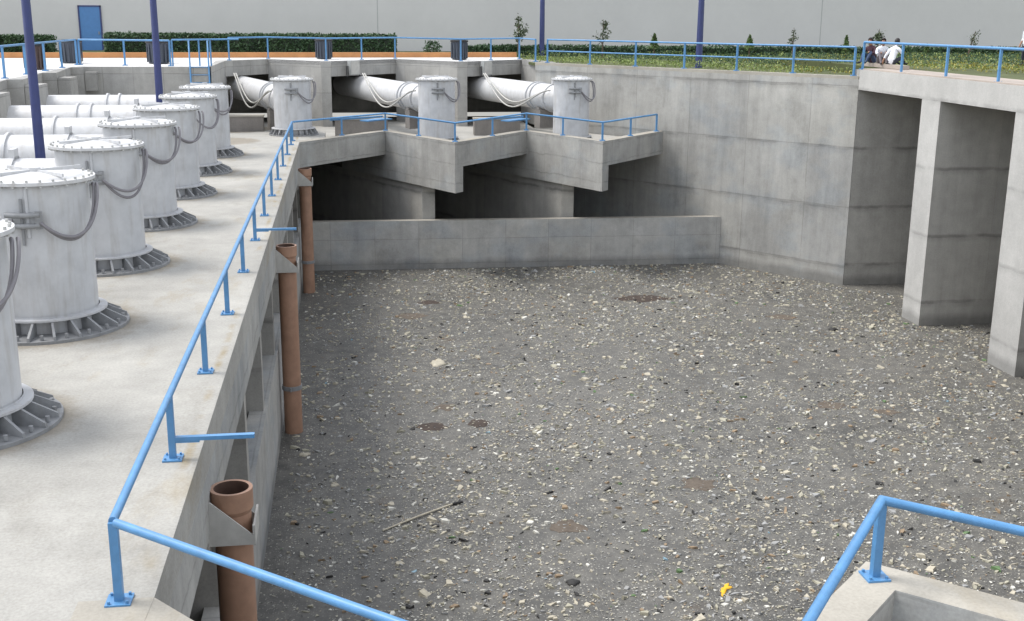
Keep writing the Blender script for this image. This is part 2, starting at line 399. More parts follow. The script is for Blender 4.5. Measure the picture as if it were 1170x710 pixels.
for i in range(5):
    a, b = edge[i], edge[i + 1]; ai, bi = ein[i], ein[i + 1]
    if i % 2 == 0:
        MB().prism([a, b, bi, ai], -1.0, 0, 0, 1).build('edge_beam', [M['fascia'], M['rim']], pp)
    else:
        mb = MB().prism([a, b, bi, ai], -1.0, 0, 0, 1)
        d_ = Vector((b[0] - a[0], b[1] - a[1])).normalized(); ab = (a[0] - d_.x * 4.0, a[1] - d_.y * 4.0)
        mb.prism([ab, b, (b[0] + .36, b[1] + .45), (ab[0] + .36, ab[1] + .45)], -2.02, -1.003)
        mb.build('hanging_wall', [M['fascia'], M['rim']], pp)
        er = (b[0] - .62, 47.72); el = (b[0] - 1.15, 47.72); bk = Vector((-d_.x, -d_.y)) * 11
        MB().prism([el, er, (er[0] + bk.x, er[1] + bk.y), (el[0] + bk.x, el[1] + bk.y)], ZW - .6, -2.023).build('pier', M['basin2'], pp)
MB().box(-9, 16, 58.2, 58.5, ZW - .6, -.6).build('chamber_back', M['chamber'], pp)
MB().box(-7.5, XD - .1, 47.9, 48.2, ZW - .6, -.61).build('chamber_side', M['chamber'], pp)

# right retaining wall
rw = thing('retaining_wall', (0, 0, 0), 'tall streaked concrete retaining wall on the right with hedge bed on top', 'wall')
MB().wall(RW0, RW1, .45, ZW - .6, 2.58, 0, 1).build('wall', M['upright'], rw)
w_ = MB().wall((RW0[0] - .0, RW0[1]), (RW1[0] - .02, RW1[1] + .03), .36, 2.58, 2.70, 0, 1); w_.build('coping', M['rim'], rw)
dv = Vector((RW1[0] - RW0[0], RW1[1] - RW0[1])).normalized(); nl = Vector((dv.y, -dv.x))
q0 = Vector((11.9, 0)); 
pt = lambda t: (RW0[0] + dv.x * t, RW0[1] + dv.y * t)
L_rw = math.dist(RW0, RW1)
tq = (47.3 - RW0[1]) / dv.y

# right intake structure
ist = thing('intake_structure', (0, 0, 0), 'concrete intake on the right with tall piers and deep dark bays under its roof beam', 'intake')
XI = 19.62
MB().box(XI, 24.0, 12.0, 42.27, 2.2, ZP, 0).build('roof_beam', [M['pier_face']], ist)
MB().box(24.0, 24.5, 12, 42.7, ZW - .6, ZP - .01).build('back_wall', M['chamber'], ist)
MB().box(XI + .02, 24.0, 42.272, 42.72, ZW - .6, ZP - .004).build('end_wall', M['basin2'], ist)
for (y0, y1) in ((36.0, 37.26), (30.1, 31.6), (24.1, 25.5), (18.1, 19.5)):
    mb = MB().box(XI + .002, 23.99, y0, y1, ZW - .6, 2.197)
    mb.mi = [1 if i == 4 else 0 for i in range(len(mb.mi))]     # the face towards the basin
    mb.build('pier', [M['basin2'], M['pier_face']], ist)
MB().box(XI + .1, 21.2, 14, 42.2, ZP + .004, ZP + .05).build('walkway', M['path'], ist)

# left upper wall, saw-tooth beam on short piers
uw = thing('upper_wall', (0, 0, 0), 'grey stepped concrete beam wall above the left pipe openings with yard behind', 'wall')
st0 = 7.85
for i in range(10):
    ya = st0 + i * 4.65; yb = ya + 4.65
    if ya > 50: break
    yb = min(yb, 50.4)
    mb = MB().prism([(-10.40, ya), (-10.90, yb), (-11.6, yb), (-11.6, ya)], 1.5, ZY - .004)
    mb.build('beam', M['upper'], uw)
    MB().box(-11.5, -10.75, ya + .1, ya + .6, 0, 1.497).build('pier', M['upper'], uw)
    MB().box(-10.402, -9.95, ya + .12, ya + 1.3, 1.75, 2.5).build('cable_box', M['upper'], uw)
for i in range(2, 10):
    ya = st0 + i * 4.65
    if ya > 47: break
    for k_ in (0, .35): MB().tube([(-10.05, ya + .4 + k_, 1.8), (-9.7, ya + .5 + k_, .9), (-9.3, ya + .7 + k_, .05)], .05, 8).build('conduit', M['cable'], uw)
MB().box(-16.3, -16, -8, 50.5, -.1, 2.6).build('chamber_back', M['chamber'], uw)
MB().box(-10.95, -5.45, 50.25, 50.7, 0, ZY - .003).build('end_wall', M['upper'], uw)
MB().prism([(-5.45, 50.25), (-5.45, 57.4), (-5.9, 57.4), (-5.9, 50.70), (-5.45, 50.7)], -.45, ZY - .006).build('return_wall', M['upper'], uw)
MB().box(-16.4, -11.65, -8, 50.6, 2.0, 2.49).build('roof_slab', M['chamber'], uw)

# rear upper wall
ru = thing('upper_wall', (0, 0, 0), 'grey zigzag concrete wall behind the three far pumps with dark pipe openings', 'wall')
def ubeam(p, q, name='beam', z0=1.97, t=.5, m='upper'):
    MB().wall(p, q, t, z0, ZY - .004, 0, 1).build(name, M[m], ru)
ubeam((-5.44, 56.9), S1); ubeam(S1, S2, 'return_wall', -.45); ubeam(S3, S4); ubeam(S4, S5, 'return_wall', -.45); ubeam(S6, S7); 
ubeam(S7, (9.95, 55.6), 'return_wall', -.45)
for p in (S2, S5):
    MB().box(p[0] - .02, p[0] + .44, p[1] - .02, p[1] + .6, -.45, ZY - .008).build('column', M['upper'], ru)
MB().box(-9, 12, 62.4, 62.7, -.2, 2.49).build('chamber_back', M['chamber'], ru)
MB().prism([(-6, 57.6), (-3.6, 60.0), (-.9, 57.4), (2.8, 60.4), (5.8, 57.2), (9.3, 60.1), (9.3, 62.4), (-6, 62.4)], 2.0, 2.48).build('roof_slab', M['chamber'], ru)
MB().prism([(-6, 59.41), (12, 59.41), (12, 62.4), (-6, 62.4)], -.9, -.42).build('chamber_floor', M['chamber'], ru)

# near platform edge with the rims
npf = thing('near_platform', (0, 0, 0), 'pale concrete rim of the near zigzag platform at the bottom of the picture', 'platform')
C0, C1, C2, C3 = (-1.70, 9.16), (1.25, 5.7), (4.62, 9.0), (7.7, 6.2)
ne = [C0, C1, C2, C3]; nin = inset(ne, -.40)
for i in range(3):
    MB().prism([ne[i], ne[i + 1], nin[i + 1], nin[i]], -1.0, 0.003, 0, 1).build('rim', [M['fascia'], M['rim']], npf)
MB().prism([(-1.69, 8.6), *nin, (7.7, -6), (-1.69, -6)], -1.0, -.45).build('floor_slab', M['upper'], npf)
MB().prism([(-2.32, 9.16), C0, (-1.72, 8.75), (-2.32, 8.75)], -.44, .006).build('corner_kerb', M['rim'], npf)

# building
bd = thing('building', (0, 72, 2.5), 'long plain pale grey building wall filling the background', 'building')
MB().box(-70, 90, 0, 12, 0, 9.0).build('wall', M['building'], bd)
MB().box(-15.02, -13.88, -.05, .02, .15, 2.72).build('door', M['door'], bd)
MB().box(-14.02, -13.97, -.12, -.052, 1.15, 1.32).build('handle', M['flange'], bd)
fr = MB(); fr.box(-15.10, -15.02, -.08, .02, .1, 2.80); fr.box(-13.88, -13.80, -.08, .02, .1, 2.80); fr.box(-15.10, -13.80, -.08, .02, 2.72, 2.80)
fr.build('door_frame', M['navy'], bd)
for x in (-26, 2.25, 30.5): MB().box(x, x + .05, -.006, .02, 0, 8.9).build('joint', M['box'], bd)
MB().box(-70, 90, -.12, .3, 9.0, 9.35).build('parapet', M['box'], bd)

# ------------------------------------------------------------------ pumps
GP = 'vertical pumps standing on the deck'
def make_pump(rb, ang, plen, tall, zc, r, H, zb):
    """origin at the pump foot; pipe leaves along angle ang"""
    t = thing('pump', (0, 0, 0), 'pump', 'pump', GP)
    b = MB(); b.lathe([(.77, zb + .31), (.77, H - .09)], 48)
    b.lathe([(.785, zb + .26), (.785, zb + .32)], 48)
    o = b.build('body', M['steel'], t)
    s = MB(); s.tube([(.05, -.775, 1.55), (.05, -.775, H - .1)], .03, 6)
    s.build('seam_pipe', M['steel'], o)
    f = MB(); f.lathe([(.77, H - .08), (.875, H - .08), (.875, H - .03), (0, H - .03)], 48)
    f.lathe([(.74, H - .03), (.68, H + .01), (.0, H + .05)], 48)
    bt = f
    for j in range(28):
        w = 2 * math.pi * (j + .5) / 28; c, s_ = math.cos(w), math.sin(w)
        bt.lathe([(.022, H - .11), (.022, H + .005), (0, H + .005)], 6, 1, (c * .825, s_ * .825, 0)); bt.lathe([(.02, H - .11), (.02, H - .085)], 6, 1, (c * .86, s_ * .86, 0))
    fl = f.build('top_flange', [M['white'], M['bolt']], t)
    rbm = MB()
    for j in range(4):
        w = math.pi / 4 + j * math.pi / 2
        rbm.obox((math.cos(w) * .42, math.sin(w) * .42, H + .045), .72, .03, .05, w)
    rbm.lathe([(.09, H), (.09, H + .10), (0, H + .10)], 16)
    rbm.build('lifting_rib', M['steel'], fl)
    q = MB(); q.lathe([(rb, zb), (rb, zb + .045), (.76, zb + .045)], 56, 0)
    q.lathe([(.765, zb + .045), (.765, zb + .26)], 48, 1); q.lathe([(.90, zb + .26), (.90, zb + .29), (.785, zb + .29)], 48, 1); q.lathe([(.765, zb + .26), (.90, zb + .26)], 48, 1)
    bf = q.build('base_flange', [M['flange'], M['steel']], t)
    gs = MB(); n = 20
    for j in range(n):
        w = 2 * math.pi * j / n; c, s_ = math.cos(w), math.sin(w); th = .018
        P = [(.77, .045), (rb - .02, .045), (rb - .03, .10), (.88, .26), (.77, .26)]
        vs = [(r_ * c + s_ * th * sg, r_ * s_ - c * th * sg, z + zb) for sg in (-1, 1) for r_, z in P]
        gs.add(vs, [(0, 1, 2, 3, 4), (9, 8, 7, 6, 5)] + [(i, (i + 1) % 5, 5 + (i + 1) % 5, 5 + i) for i in range(5)])
        w2 = w + math.pi / n
        gs.lathe([(.03, zb + .05), (.03, zb + .12), (0, zb + .12)], 6, 0, (math.cos(w2) * (rb - .1), math.sin(w2) * (rb - .1), 0))
    gs.build('gusset', M['flange'], bf)
    # discharge pipe
    dx = Vector((math.cos(ang), math.sin(ang), 0)); 
    pm = MB(); pm.lathe([(r, .3), (r, plen)], 40, 0, (0, 0, zc), dx)
    pi = pm.build('discharge_pipe', M['white'], t)
    for a0, ww, rr in ((1.5, .10, r + .05), (2.85, .06, r + .06), (3.25, .06, r + .06)):
        MB().lathe([(r - .01, a0), (rr, a0), (rr, a0 + ww), (r - .01, a0 + ww)], 40, 0, (0, 0, zc), dx).build('coupling_ring', M['steel'], pi)
    lug = MB(); c_ = dx * 1.55 + Vector((0, 0, zc + r + .08)); lug.obox(c_, .10, .30, .22, ang); lug.build('lug', M['white'], pi)
    sp = MB(); c_ = dx * 2.3; sp.obox((c_.x, c_.y, .42), .55, .95, .80, ang); sp.obox((c_.x, c_.y, .86), .30, .95, .12, ang, 0)
    sp.build('pipe_saddle', M['plinth'], t)
    # cable tray and cables on the camera side
    w = R(-78); c, s_ = math.cos(w), math.sin(w)
    tr = MB(); zt = 1.74
    P = lambda a_, rr, z: (math.cos(a_) * rr, math.sin(a_) * rr, z)
    for z in (zt, zt + .16): tr.tube([P(R(-108), .84, z), P(R(-90), .87, z), P(R(-74), .86, z)], .04, 8)
    tr.tube([P(R(-92), .80, zt - .3), P(R(-92), .80, zt + .4)], .022, 6)
    tr.obox(P(R(-75), .85, zt + .08), .06, .10, .26, R(-75))
    tr.build('cable_bracket', M['flange'], t)
    sv = random.uniform(.8, 1.15)
    for kx, (sag, off, cm) in enumerate(((.60 * sv, .0, 'cable'), (.52 * sv * random.uniform(.85, 1.2), random.uniform(.03, .1), 'cable'))):
        cb = MB(); pts = []
        for j in range(25):
            u = j / 24; a_ = R(-74) + u * R(78 + 14 * (sv - 1))
            zz = (zt + .05) * (1 - u) + (H - .16) * u - sag * math.sin(math.pi * min(1, u * 1.12)) * (1 - .15 * u) 
            rr = .84 + .13 * math.sin(math.pi * u) + off
            pts.append(P(a_, rr, zz))
        cb.tube(pts, .026, 6); cb.build('cable', M[cm], t)
    if tall:   # loop towards the pipe side on the left
        cb = MB(); pts = []
        for j in range(20):
            u = j / 19; a_ = R(-100) - u * R(70)
            pts.append(P(a_, .86 + .06 * math.sin(math.pi * u), zt + .08 - .42 * u ** 1.4))
        cb.tube(pts, .03, 6); cb.build('cable', M['cable'], t)
    else:      # pale conduits sagging along the pipe to the wall
        side = Vector((-dx.y, dx.x, 0)) * 1
        if side.y > 0: side = -side
        for kx in range(2):
            cb = MB(); pts = []
            for j in range(28):
                u = j / 27; base = dx * (.6 + 7.0 * u) + side * (.72 - .05 * u + .09 * kx)
                zz = 1.76 + .40 * u - (.95 + .22 * kx) * math.sin(math.pi * u ** 1.25) ** 1.1
                pts.append((base.x, base.y, zz))
            cb.tube(pts, .035, 6); cb.build('cable', M['cablel'], t)
    return t
lab = ['nearest pump of the left row, cut off by the left picture edge',
       'second pale steel pump column from the camera in the left row, with loose cable loop',
       'third pale steel pump column from the camera in the left row',
       'fourth pale steel pump column from the camera in the left row',
       'fifth pale steel pump column from the camera in the left row',
       'sixth pale steel pump column, last but one in the left row',
       'seventh pale steel pump column, farthest of the left row',
       'leftmost of the three far pumps, beside the corner where the deck rails meet',
       'middle of the three far pumps behind the zigzag rail',
       'rightmost of the three far pumps, beside the retaining wall']
for i in range(7):
    o = make_pump(1.22, math.pi, 6.6, True, 1.48, .62, 2.41, 0); o.location = (-4.72, 13.85 + 4.65 * i, 0); o['label'] = lab[i]
    if i: o.rotation_euler.z = R(random.uniform(-1.2, 1.2))
p1 = make_pump(1.02, math.atan2(.957, -.29), 13.2, False, 1.36, .58, 2.32, 0)
p9 = make_pump(1.02, math.atan2(.957, -.29), 13.2, False, 1.36, .58, 2.32, -.41)
for i, x in enumerate((-2.03, 3.94, 9.72)):
    o = (p1, p9, None)[i] or copy_tree(p9); o.location = (x, 48.85, 0.003); o['label'] = lab[7 + i]

# low plinth walls under the far pipes
for i, (x0, x1, yy, zz) in enumerate(((-5.4, -3.35, 50.3, .62), (-.35, 2.0, 52.2, .30), (5.9, 8.0, 52.0, .30))):
    mb = MB().box(x0, x1, yy, yy + .5, -.42, zz, 0)
    mb.box(x0 - .03, x1 + .03, yy - .04, yy + .54, zz, zz + .06, 1)
    o = mb.build('low_plinth', [M['plinth'], M['rim']])
    tag(o, ('low concrete plinth under the pipe of the leftmost far pump', 'low concrete plinth left of the middle far pipe support', 'low concrete plinth between the middle and rightmost far pumps')[i], 'plinth', 'plinths under the far pipes')
# junction boxes on the rear beams
for i, (x, yy) in enumerate(((-.02, 57.1), (6.45, 56.85), )):
    t = thing('junction_box', (x + .55, yy + .35, 2.36), ('grey junction box with black hooks on the wall left of the middle far pipe', 'grey junction box with black hooks on the wall left of the rightmost far pipe')[i], 'box', 'junction boxes on the rear wall', R(43))
    MB().box(-.3, .3, -.22, 0, -.32, .35).build('case', M['box'], t)
    lid = MB().box(-.27, .27, -.245, -.223, -.29, .32).build('lid', M['cablel'], t)
    cb = MB()
    for k_ in (-.36, -.46, .38): cb.tube([(k_, -.1, -.42), (k_, -.1, .1)], .025, 6)
    cb.build('hook', M['black'], t)

# ------------------------------------------------------------------ railings
def railing(name, label, path, h, posts, mid=None, r=.038, post_r=.036, closed_ends=True, m='blue', square=True, z=None):
    """path: list of (x,y,z) foot points; posts: list of (x,y,z)"""
    t = thing(name, path[0], label, 'railing')
    t.location = path[0]; o0 = Vector(path[0])
    loc = lambda p, dz=0: Vector(p) - o0 + Vector((0, 0, dz))
    tr = MB(); tr.tube([loc(p, h) for p in path], r, 12); tr.build('top_rail', M[m], t)
    if mid:
        tr = MB(); tr.tube([loc(p, mid) for p in path], r * .8, 10); tr.build('mid_rail', M[m], t)
    for p in posts:
        a = MB(); q = loc(p)
        if square: a.obox(q + Vector((0, 0, h / 2)), post_r * 2, post_r * 2, h - .01)
        else: a.tube([q, q + Vector((0, 0, h - .01))], post_r, 10)
        po = a.build('post', M[m], t)
        bp = MB().obox(q + Vector((0, 0, .012)), .21, .21, .018)
        for sx in (-1, 1):
            for sy in (-1, 1): bp.lathe([(.014, .02), (.014, .045), (0, .045)], 6, 0, q + Vector((sx * .075, sy * .075, 0)))
        bp.build('base_plate', M[m], po)
    return t
HR = .735
dp = [(-1.98, 9.13 + 3.245 * k_, 0) for k_ in range(12)]
rail = railing('steel_railing', 'light blue steel railing running along the edge of the left pump deck', [(-1.98, 9.13, 0), (-1.98, 46.35, 0)], HR, dp + [(-1.98, 46.3, 0)])
for k_ in (1, 5):
    yy = dp[k_][1] - 9.13
    a = MB(); a.obox((.44, yy, .24), .92, .07, .045); a.obox((.15, yy, .205), .3, .06, .02); a.build('side_arm', M['blue'], rail)
# near left run
u = (Vector((C1[0], C1[1])) - Vector((-1.98, 9.13))).normalized()
e1 = (.75, 6.78)
railing('steel_railing', 'light blue rail crossing the bottom left corner in front of the brown pipe top', [(-1.95, 9.09, 0), (1.05, 6.50, 0)], HR, [(1.0, 6.54, 0)])
railing('steel_railing', 'light blue bent railing on the concrete rim in the bottom right corner', [(1.75, 5.03, 0), (4.56, 8.70, 0), (7.4, 6.25, 0)], HR + .005, [(4.56, 8.70, 0), (7.3, 6.33, 0)], r=.042)
# rear chevron rail
ri = inset(edge, .16); rp = [(p[0], p[1], 0) for p in ri]; rp[0] = (-1.92, 46.42, 0)
rp[-1] = (rp[-1][0] - .25, rp[-1][1] - .28, 0)
posts = []
for i in range(5):
    a, b = Vector(rp[i]), Vector(rp[i + 1])
    n = 2
    for j in range(n):
        if i == 0 and j == 0: continue
        posts.append(tuple(a.lerp(b, j / n)))
posts.append(rp[-1])
rr_ = railing('steel_railing', 'light blue zigzag railing on the rear platform in front of the far pumps', rp, HR, posts)
for (a, b) in (((-.5, 48.1), (1.7, 50.3)), ((5.6, 47.9), (7.8, 49.9))):
    q0 = Vector((a[0], a[1], .66)) - Vector(rp[0]); q1 = Vector((b[0], b[1], .60)) - Vector(rp[0])
    MB().tube([q0, q1], .045, 8).build('spare_rail', M['blue'], rr_)
    q2 = Vector((b[0] - .25, b[1] + .5, .42)) - Vector(rp[0])
    MB().obox(q2, 1.5, .5, .05, R(44)).build('hatch_plate', M['blue'], rr_)
# yard railings
def rl(pts, n):
    out = []
    for i in range(len(pts) - 1):
        a, b = Vector(pts[i]), Vector(pts[i + 1])
        for j in range(n[i]): out.append(tuple(a.lerp(b, j / n[i])))
    out.append(tuple(pts[-1])); return out
pl = [(-11.1, 8, ZY), (-11.1, 51.9, ZY)]
railing('steel_railing', 'light blue railing along the yard edge above the left pipe openings', pl, 1.05, rl(pl, [16]))
pl = [(-11.0, 52.0, ZY), (-7.1, 50.85, ZY)]
railing('steel_railing', 'short light blue railing between the left yard corner and the ladder', pl, 1.05, rl(pl, [2]))
pl = [(-5.3, 57.6, ZY), (-3.6, 59.9, ZY), (-.7, 57.3, ZY), (2.76, 60.3, ZY), (5.8, 57.0, ZY), (9.15, 60.0, ZY), (9.35, 56.1, 2.71)]
railing('steel_railing', 'light blue railing along the yard edge above the three far pumps', pl, 1.05, rl(pl, [1, 1, 2, 1, 2, 1]))
o2 = Vector((-dv.y, dv.x)) * .18 if (-dv.y) > 0 else Vector((dv.y, -dv.x)) * -.18
o2 = Vector((-dv.y, dv.x)) * .2
pl = [(*(Vector(pt(.6)) + o2), 2.70), (*(Vector(pt(L_rw - .35)) + o2), 2.70)]
railing('steel_railing', 'light blue two bar railing on top of the right retaining wall', pl, 1.08, rl(pl, [6]), mid=.55)
pl = [(19.85, 42.55, ZP), (19.85, 14.2, ZP + .05)]
railing('steel_railing', 'light blue single bar railing on top of the intake roof at right', pl, 1.02, rl(pl, [9]), r=.045)
# ladder
lt = thing('ladder', (-5.85, 50.18, 0), 'blue steel ladder with hooped handrails climbing from the far deck to the yard', 'ladder')
mb = MB()
for x in (-.38, .38): mb.tube([(x, 0, .1), (x, 0, 3.75), (x, .9, 3.78), (x, .9, 2.72)], .035, 8)
mb.build('stile', M['blue'], lt)
mb = MB()
for j in range(8): mb.tube([(-.38, 0, .45 + j * .32), (.38, 0, .45 + j * .32)], .02, 6)
mb.build('rung', M['blue'], lt)
mb = MB()
for x in (-1.15, -.05, .42): mb.tube([(x, .65, 2.71), (x, .65, 3.78)], .035, 8)
mb.tube([(-1.15, .65, 3.78), (1.6, .65, 3.82)], .035, 8)
mb.build('gate_rail', M['blue'], lt)

# ------------------------------------------------------------------ lamp posts
lp = None
for i, (x, yy, z0, r0, lb) in enumerate((( -6.36, 25.5, 0, .115, 'navy blue lamp post nearest the camera, rising between the left row pipes'),
                          (-5.92, 39.4, 0, .135, 'navy blue lamp post behind the far end of the left pump row'),
                          (11.45, 66.5, 2.6, .155, 'navy blue lamp post standing in the hedge bed before the building'),
                          (16.15, 51.6, 2.6, .155, 'navy blue lamp post rising beside the railing of the right retaining wall'))):
    t = thing('lamp_post', (x, yy, z0), lb, 'lamp post', 'navy lamp posts')
    mb = MB(); mb.tube([(0, 0, 0), (0, 0, 9)], [r0, r0 * .62], 14); mb.build('pole', M['navy'], t)
    mb = MB(); mb.obox((0, 0, .012), r0 * 3.6, r0 * 3.6, .024); mb.build('base_plate', M['navy'], t)
    mb = MB(); mb.tube([(0, 0, 8.9), (.5, 0, 9.3), (1.2, 0, 9.4)], .05, 8); mb.obox((1.5, 0, 9.38), .8, .3, .14); mb.build('lamp_head', M['box'], t)

# ------------------------------------------------------------------ brown pipes with brackets
for i, (yy, zt, lb) in enumerate(((13.2, -.72, 'nearest brown pipe with its open top in a steel bracket below the left rail'),
                                  (28.1, -.66, 'middle brown pipe on the left basin wall, with a clamp near the water'),
                                  (43.5, -.74, 'farthest brown pipe, in the corner between left wall and back weir'))):
    t = thing('drain_pipe', (-1.46, yy, ZW - .4), lb, 'pipe', 'brown pipes on the left basin wall')
    hh = zt - (ZW - .4); r = .225
    mb = MB(); mb.lathe([(r, 0), (r, hh - .30), (r + .03, hh - .24), (r + .03, hh)], 28, 0); mb.lathe([(r + .03, hh), (r - .015, hh)], 28, 0); mb.lathe([(r - .015, hh), (r - .015, hh - 1.0)], 28, 1); mb.lathe([(r - .015, hh - .55), (0, hh - .55)], 28, 1)
    mb.build('pipe', [M['brown'], M['brownin']], t)
    br = MB()
    for sy in (-1, 1):
        y0 = sy * (r + .07)
        vs = [(-.30, y0 - .012, hh - .62), (.26, y0 - .012, hh - .62), (.26, y0 - .012, hh - .50), (-.22, y0 - .012, hh - .06), (-.30, y0 - .012, hh - .06)]
        vs += [(a_, b_ + .024, c_) for a_, b_, c_ in vs]
        br.add(vs, [(4, 3, 2, 1, 0), (5, 6, 7, 8, 9)] + [(j, (j + 1) % 5, 5 + (j + 1) % 5, 5 + j) for j in range(5)])
    br.obox((.272, 0, hh - .50), .024, 2 * r + .17, .26)
    br.obox((-.27, 0, hh - .4), .03, 2 * r + .3, .7)
    br.obox((-.24, 0, hh - .615), .1, 2 * r + .13, .02)
    br.build('bracket', M['bracket'], t)
    cl = MB(); cl.lathe([(r, 1.55), (r + .025, 1.55), (r + .025, 1.66), (r, 1.66)], 28)
    cl.obox((-.02, -r - .05, 1.605), .03, .09, .1); cl.obox((-.02, r + .05, 1.605), .03, .09, .1); cl.build('clamp', M['flange'], t)

# ------------------------------------------------------------------ bins
def make_bin(h, r, m, legs=False):
    t = thing('litter_bin', (0, 0, 0), 'bin', 'bin', 'litter bins on the yard')
    MB().lathe([(r * .86, .02), (r * .9, .3), (r * .96, h * .8), (r, h - .08)], 20).build('drum', m, t)
    MB().lathe([(r + .03, h - .10), (r + .03, h - .02), (r * .75, h), (r * .72, h - .2), (0, h - .2)], 20).build('rim', M['black'], t)
    mb = MB()
    for j in range(16):
        w = j * math.pi / 8; mb.obox((math.cos(w) * r * .98, math.sin(w) * r * .98, h * .46), .03, .08, h * .78, w)
    mb.build('slats', m, t)
    return t
for i, (x, yy, h, r, m, lb) in enumerate(((-.83, 59.4, .98, .42, 'bin', 'dark blue litter bin behind the rail above the left and middle far pumps'),
                         (5.9, 58.7, .98, .42, 'bin', 'dark blue litter bin behind the rail left of the retaining wall corner'),
                         (-11.75, 53.9, 1.02, .48, 'bin', 'dark litter bin in front of the blue door behind the left yard rail'),
                         (-11.75, 47.6, 1.0, .40, 'binb', 'brown litter bin behind the nearest lamp post'),
                         (-7.95, 53.4, 1.0, .5, 'bin', 'dark blue litter bin behind the second lamp post'))):
    t = make_bin(h, r, M[m]); t.location = (x, yy, ZY + .002); t['label'] = lb

# ------------------------------------------------------------------ plants
def leaves(mb, n, sampler, size, nm, up=.3):
    for _ in range(n):
        p, sc, mi = sampler()
        a = Vector((random.gauss(0, 1), random.gauss(0, 1), random.gauss(0, 1))).normalized()
        b = a.cross(Vector((random.gauss(0, 1), random.gauss(0, 1), random.gauss(0, 1) + up))).normalized()
        s_ = size * sc * random.uniform(.6, 1.4); p = Vector(p)
        mb.add([p - a * s_, p + b * s_ * .45, p + a * s_, p - b * s_ * .45], [(0, 1, 2, 3)], mi)
def hedge(label, x0, x1, y0, y1, z0, h, n, m='hedge', size=.09):
    t = thing('hedge', ((x0 + x1) / 2, (y0 + y1) / 2, z0), label, 'hedge')
    ox, oy = (x0 + x1) / 2, (y0 + y1) / 2
    mb = MB().box(x0 - ox + .08, x1 - ox - .08, y0 - oy + .08, y1 - oy - .08, 0, h - .1); mb.build('dark_core', M['hedged'], t)  # solid dark core box filling the hedge behind the leaf cards
    lf = MB()
    def smp():
        x = random.uniform(x0, x1) - ox; yy = random.uniform(y0, y1) - oy; z = random.uniform(.02, h)
        f = random.random()
        bump = .10 * mnoise.noise(Vector((x * .9 + 3, yy, z * 1.5)))
        if f < .5: yy = y0 - oy + random.uniform(-.05, .1) - bump
        elif f < .92: z = h + random.uniform(-.12, .04) + bump
        else: x = random.choice((x0, x1)) - ox + random.uniform(-.06, .06)
        return (x, yy, z), 1, 0
    leaves(lf, n, smp, size, 1); lf.build('foliage', M[m], t)
    return t
hedge('long clipped dark green hedge before the building right of the blue door', -12.4, 3.0, 65.0, 66.2, 2.74, 1.05, 9000)
hedge('short dark hedge piece left of the blue door', -18.3, -15.4, 66.2, 67.2, 2.74, .9, 2200)
hedge('dark hedge running out of the picture at the left edge', -30, -19.6, 64.8, 66.0, 2.74, .95, 4000)
hedge('low dark hedge before the building between bin and lamp post', 7.0, 11.5, 66.5, 67.3, 2.7, .5, 2200)
hedge('thin dark green hedge line along the foot of the building at right', 11.8, 44, 67.6, 68.5, 2.62, .55, 9000)
def shrub(label, x, yy, z, rx, rz, n, m='hedge', size=.07):
    t = thing('shrub', (x, yy, z), label, 'shrub'); lf = MB()
    def smp():
        d_ = Vector((random.gauss(0, 1), random.gauss(0, 1), random.gauss(0, 1))).normalized() * random.uniform(.55, 1.05)
        k_ = 1 + .35 * mnoise.noise(d_ * 2 + Vector((x, yy, 0)))
        return (d_.x * rx * k_, d_.y * rx * k_, rz + d_.z * rz * k_), 1, 0
    leaves(lf, n, smp, size, 1); lf.build('foliage', M[m], t)
    st = MB()
    for j in range(5):
        w = j * 1.3; st.tube([(0, 0, 0), (math.cos(w) * rx * .5, math.sin(w) * rx * .5, rz)], [.025, .012], 5)
    st.build('stem', M['bark'], t)
    return t
shrub('small round dark bush beside the right far litter bin', 5.0, 64.7, 2.74, .48, .42, 500)
# ground cover: rows of low plants on the bed above the retaining wall
gc = MB()
def in_bed(x, yy):
    return (x - RW0[0]) * (-dv.y) + (yy - RW0[1]) * dv.x > .75
for _ in range(95000):
    x = random.uniform(9.6, 44); yy = random.uniform(26, 67)
    if yy < 43 and x < 21.4: continue
    if not in_bed(x, yy): continue
    if x < 21.3 and x > 19.0 and yy < 45.2 + random.random() * .3: continue
    zb = 2.96 if (x > 21.25 and yy < 56) else 2.62
    s_ = (x * -dv.y + yy * dv.x)
    hh = .10 + .24 * max(0, math.sin(s_ * 1.05)) ** .5 + .12 * mnoise.noise(Vector((x * .5, yy * .5, 1)))
    if mnoise.noise(Vector((x * .35, yy * .35, 9))) > .45: continue
    ye = x > 18 and mnoise.noise(Vector((x * .4, yy * .4, 4))) > -.05 and yy < 56
    mi = 1 if ye and random.random() < .7 else 0
    pd = (x - RW0[0]) * (-dv.y) + (yy - RW0[1]) * dv.x
    if pd > 5.2 + 1.2 * mnoise.noise(Vector((x * .25, yy * .25, 3))) and random.random() < .72: mi = 2
    if zb < 2.9 and 4.2 < pd < 5.0: continue
    a = Vector((random.gauss(0, 1), random.gauss(0, 1), random.gauss(0, .5))).normalized(); b = Vector((random.gauss(0, .6), random.gauss(0, .6), 1)).normalized()
    s2 = random.uniform(.04, .085); p = Vector((x, yy, zb + random.random() ** .6 * hh))
    gc.add([p - a * s2 * .5, p + b * s2 * .6, p + a * s2 * .5, p - b * s2 * .6], [(0, 1, 2, 3)], mi)
tag(gc.build('ground_cover', [M['cover'], M['cover2'], M['hedge']]), 'low green and yellow ground cover planting above the retaining wall', 'ground cover', kind='stuff')
